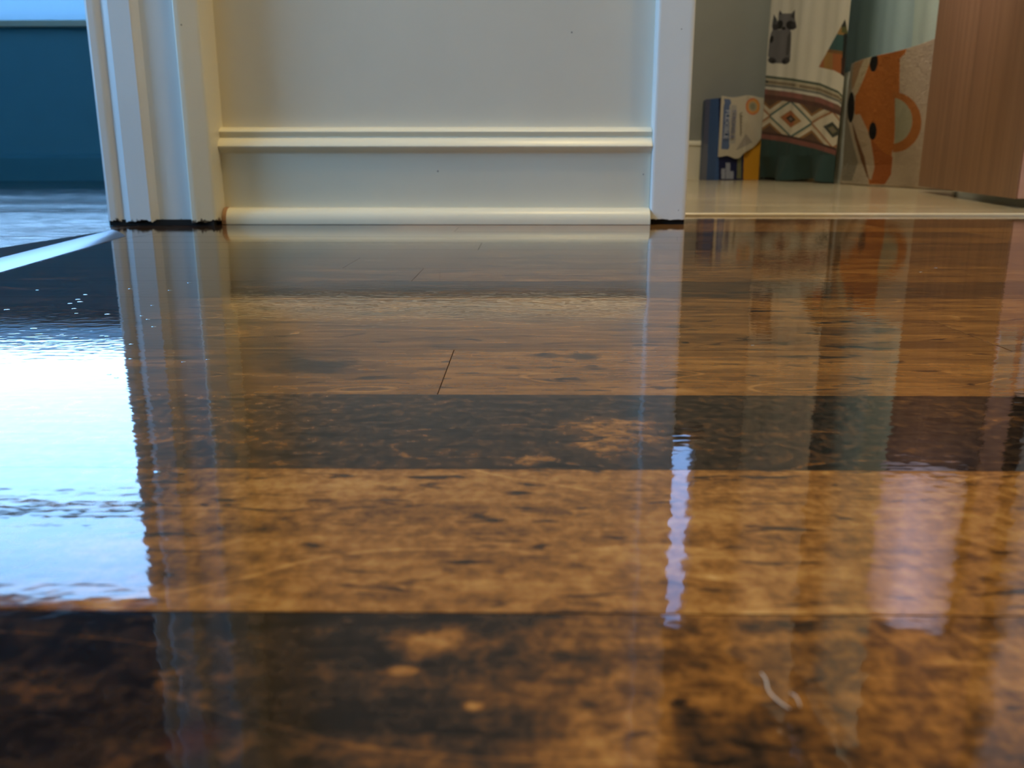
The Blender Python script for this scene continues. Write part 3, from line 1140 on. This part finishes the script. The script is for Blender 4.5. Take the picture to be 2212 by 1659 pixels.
grid_mesh('box_sleeve', Pg, pk_col(px, py), printm, bxn, .003, (0, 1, 0))
# body behind the printed sleeve
bm = bmesh.new()
q = [bL + [.001, .003, 0], bF + [0, .003, 0], bR + [-.001, .003, 0], bR + [-.035, .085, 0], bL + [-.004 + .01, .075, 0]]
lo = [bm.verts.new((p[0], p[1], .0035)) for p in q]
hi = [bm.verts.new((p[0], p[1], bt - .001)) for p in q]
for i in range(5):
    bm.faces.new((lo[i], lo[(i + 1) % 5], hi[(i + 1) % 5], hi[i]))
bm.faces.new(lo[::-1])
bm.faces.new(hi)
bm_obj('box_body', bm, plain('blue_card', (.05, .10, .26), .5), bxn)
def wz0f(t):
    if t < .2:
        return .094
    return .094 + .004 * math.sin(t * 20) + max(0, t - .62) * .16 - .008 * math.sin(math.pi * (t - .2) / .8)
Pg = pk_front(wz0f, lambda t: bt + .006 + .004 * math.sin(t * 11), .004, 170, 170, .006)
Pg = Pg[38:]
Pg[..., 1] += rng.normal(0, .0002, Pg.shape[:2])
sv_ = np.linspace(0, 1, Pg.shape[0])[:, None]
Pg[..., 1] += .003 * np.sin(sv_ * 16 + Pg[..., 2] * 60) * (sv_ > .6)
px, py = plan(Pg.reshape(-1, 3))
wr = grid_mesh('paper_wrapper', Pg, wrap_col(px, py), printed('wrapper_print', .4), bxn, .001, (0, 1, 0))
wr['label'] = 'torn white printed wrapper'

def text(name, body, size, center, up, right, mat, parent, extr=.0004, shear=0.0, sx_=1.0):
    cu = bpy.data.curves.new(name, 'FONT')
    cu.body = body
    cu.size = size
    cu.align_x = 'CENTER'
    cu.align_y = 'CENTER'
    cu.extrude = extr
    cu.shear = shear
    cu.offset = size * .018
    o_ = bpy.data.objects.new(name, cu)
    C.objects.link(o_)
    dg = bpy.context.evaluated_depsgraph_get()
    me = bpy.data.meshes.new_from_object(o_.evaluated_get(dg))
    bpy.data.objects.remove(o_)
    bpy.data.curves.remove(cu)
    right = Vector(right).normalized()
    up = Vector(up).normalized()
    nn = right.cross(up)
    Mx = Matrix((right * sx_, up, nn)).transposed().to_4x4()
    Mx.translation = Vector(center)
    me.transform(Mx)
    me.materials.clear()
    me.materials.append(mat)
    ob = bpy.data.objects.new(name, me)
    return link(ob, parent)
fd = Vector((bR - bF)).normalized()
def on_front(pxx, pyy, off=.0125):
    nrm = np.array([fd.y, -fd.x, 0])
    p0 = bF + nrm * 0 + np.array([0, -off, 0])
    return tuple(ray_to(np.array([pxx], float), np.array([pyy], float), p0, nrm)[0])
wt = plain('pale_lettering', (.55, .55, .52), .5)
gt = plain('grey_blue_lettering', (.20, .22, .34), .5)
wt2 = plain('white_lettering', (.42, .48, .62), .5)
text('lettering', 'FLEXIBLE', .0235, on_front(1505 + 535 / 8.293, 195 + 610 / 8.293), fd, (-.02, 0, -1), wt2, wr, sx_=1.12)
text('lettering', 'STRONG &', .0200, on_front(1505 + 655 / 8.293, 195 + 610 / 8.293), fd, (-.02, 0, -1), gt, wr, sx_=1.05)
# the small script line is too blurred to read: a looping stroke
def tube(name, pts, r, mat, parent=None, seg=6, taper=False):
    cu = bpy.data.curves.new(name, 'CURVE')
    cu.dimensions = '3D'
    sp_ = cu.splines.new('NURBS')
    sp_.points.add(len(pts) - 1)
    for i, p in enumerate(pts):
        sp_.points[i].co = (*p, 1)
        sp_.points[i].radius = 1 if not taper else (.45 + .55 * math.sin(math.pi * (i + .5) / len(pts)))
    sp_.order_u = 4
    sp_.use_endpoint_u = True
    cu.resolution_u = 8
    cu.bevel_depth = r
    cu.bevel_resolution = 2
    cu.use_fill_caps = True
    o_ = bpy.data.objects.new(name, cu)
    C.objects.link(o_)
    dg = bpy.context.evaluated_depsgraph_get()
    me = bpy.data.meshes.new_from_object(o_.evaluated_get(dg))
    bpy.data.objects.remove(o_)
    bpy.data.curves.remove(cu)
    me.materials.clear()
    me.materials.append(mat)
    ob = bpy.data.objects.new(name, me)
    return link(ob, parent)
pts = []
for i in range(60):
    t = i / 59
    a = 14 * math.pi * t
    X_ = 795 + (26 if i < 14 else 14) * math.sin(a)
    Y_ = 390 + 410 * t + 12 * math.cos(a)
    pts.append(on_front(1505 + X_ / 8.293, 195 + Y_ / 8.293, .0125))
tube('script_line', pts, .0009, plain('black_ink', (.05, .045, .04), .6), wr)

# ------------------------------------------------------------------ open wooden door
D0, D1 = Vector((.668, 1.200, 0)), Vector((.862, 1.935, 0))
dv = (D1 - D0).normalized()
dn = Vector((dv.y, -dv.x, 0))       # towards the right, away from the visible face
dr_ = thing('wooden_door', 'brown wood-grain door standing open at the right, pinkish hinge edge', 'door', (.668, 1.2, .015))
def door_prism(name, s0, s1, t0, t1, z0, z1, mat, bevel=.001):
    bm = bmesh.new()
    add_box(bm, (s0, t0, z0), (s1, t1, z1), bevel)
    for v_ in bm.verts:
        v_.co = Vector((D0.x, D0.y, 0)) + dv * v_.co.x + dn * v_.co.y + Vector((0, 0, v_.co.z))
    return bm_obj(name, bm, mat, dr_)
door_prism('door_slab', .0006, .760, 0, .035, .015, 2.03, M['door'])
e_ = door_prism('door_edge', -.0006, .0010, .0022, .0328, .0155, 2.029, M['door_edge'], .0002)
e_['label'] = 'pinkish bare hinge edge'
hz = door_prism('hinge', -.0028, -.0004, .004, .026, .165, .252, M['steel'], .0006)
bm = bmesh.new()
for k in range(5):
    bmesh.ops.create_cone(bm, cap_ends=True, segments=16, radius1=.006, radius2=.006, depth=.0165,
                          matrix=Matrix.Translation(Vector((D0.x, D0.y, .174 + k * .0174)) - dv * .006 + dn * .038))
kn = bm_obj('hinge_knuckle', bm, M['steel'], hz)

# added cloth standing in for pale window glare on the door face (seen only as a reflection in the floor)
tw = thing('door_glare_cloth', 'added pale lavender cloth, slantwise, standing in for window glare on the open wooden door', 'glare_cloth', (.76, 1.55, .4))
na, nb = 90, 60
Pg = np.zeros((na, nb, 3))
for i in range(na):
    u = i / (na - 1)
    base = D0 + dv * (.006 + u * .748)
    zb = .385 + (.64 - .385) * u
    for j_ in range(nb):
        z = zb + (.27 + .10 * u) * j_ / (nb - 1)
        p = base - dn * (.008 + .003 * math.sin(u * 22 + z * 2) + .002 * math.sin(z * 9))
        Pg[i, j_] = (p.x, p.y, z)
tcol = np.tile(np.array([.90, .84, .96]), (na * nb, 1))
grid_mesh('glare_cloth_sheet', Pg, tcol, printed('glare_cloth_print', .95, .001, 400.), tw, .004, tuple(-dn))

# ------------------------------------------------------------------ dust specks in the varnish and a lint fibre
def speck_mesh():
    bm = bmesh.new()
    bmesh.ops.create_icosphere(bm, subdivisions=2, radius=1)
    for v_ in bm.verts:
        v_.co.z = max(v_.co.z, -.1)
    me = bpy.data.meshes.new('dust_speck')
    bm.to_mesh(me)
    bm.free()
    return me
spk = plain('varnish_blister', (.60, .78, .95), .14, 1.0)
specks = [(-.1746, .4475, 9), (-.196, .425, 7), (-.2045, .390, 9), (-.2085, .405, 8), (-.2, .383, 10), (-.2020, .378, 8), (-.1740, .42, 7), (-.2205, .3610, 9), (-.1930, .3640, 8),
          (-.1720, .3500, 9), (-.1560, .3460, 6), (-.185, .318, 10), (-.215, .322, 7), (-.168, .306, 6), (-.160, .300, 8), (-.150, .303, 7), (-.148, .297, 6),
          (-.141, .322, 7), (-.1500, .338, 6), (-.2300, .345, 6), (-.1250, .2660, 5), (-.1220, .245, 5), (-.118, .241, 5), (-.1065, .262, 5), (-.100, .2655, 5),
          (-.0735, .1625, 5), (.0790, .2900, 4), (.2300, .500, 7), (.2480, .520, 7), (-.2400, .42, 6), (-.186, .352, 6), (-.163, .373, 6), (-.28, .44, 8), (-.27, .40, 7),
          (-.25, .372, 7), (-.135, .289, 6), (-.143, .281, 5), (-.19, .296, 5)]
sm_ = speck_mesh()
sm_.materials.append(spk)
sm_.polygons.foreach_set('use_smooth', [True] * len(sm_.polygons))
vs_, fs = [], []
for (x, y, r) in specks:
    b0 = len(vs_)
    rr = r * .00009
    for v_ in sm_.vertices:
        vs_.append((x + v_.co.x * rr * 1.7, y + v_.co.y * rr, .00002 + v_.co.z * rr * .16))
    for p in sm_.polygons:
        fs.append(tuple(i + b0 for i in p.vertices))
o = mesh_obj('dust_specks', vs_, fs, spk, floor, smooth=True)
o['kind'] = 'stuff'
o['label'] = 'tiny bright specks in the varnish'

fib = plain('pale_lint', (.62, .58, .54), .7)
o = tube('lint_fibre', [(.0289, .0922, .0006), (.0291, .0904, .0010), (.0286, .0890, .0007), (.0291, .0876, .0004), (.0299, .0862, .0003), (.0304, .0856, .0003)],
         .00011, fib, None, taper=True)
tag(o, 'longer pale curled lint fibre lying on the near floor plank', 'lint')
o = tube('lint_fibre', [(.0313, .0884, .0004), (.0317, .0876, .0008), (.0318, .0868, .0005), (.0317, .0860, .0003)], .00009, fib, None, taper=True)
tag(o, 'shorter pale lint fibre to the right of the longer one on the floor', 'lint')
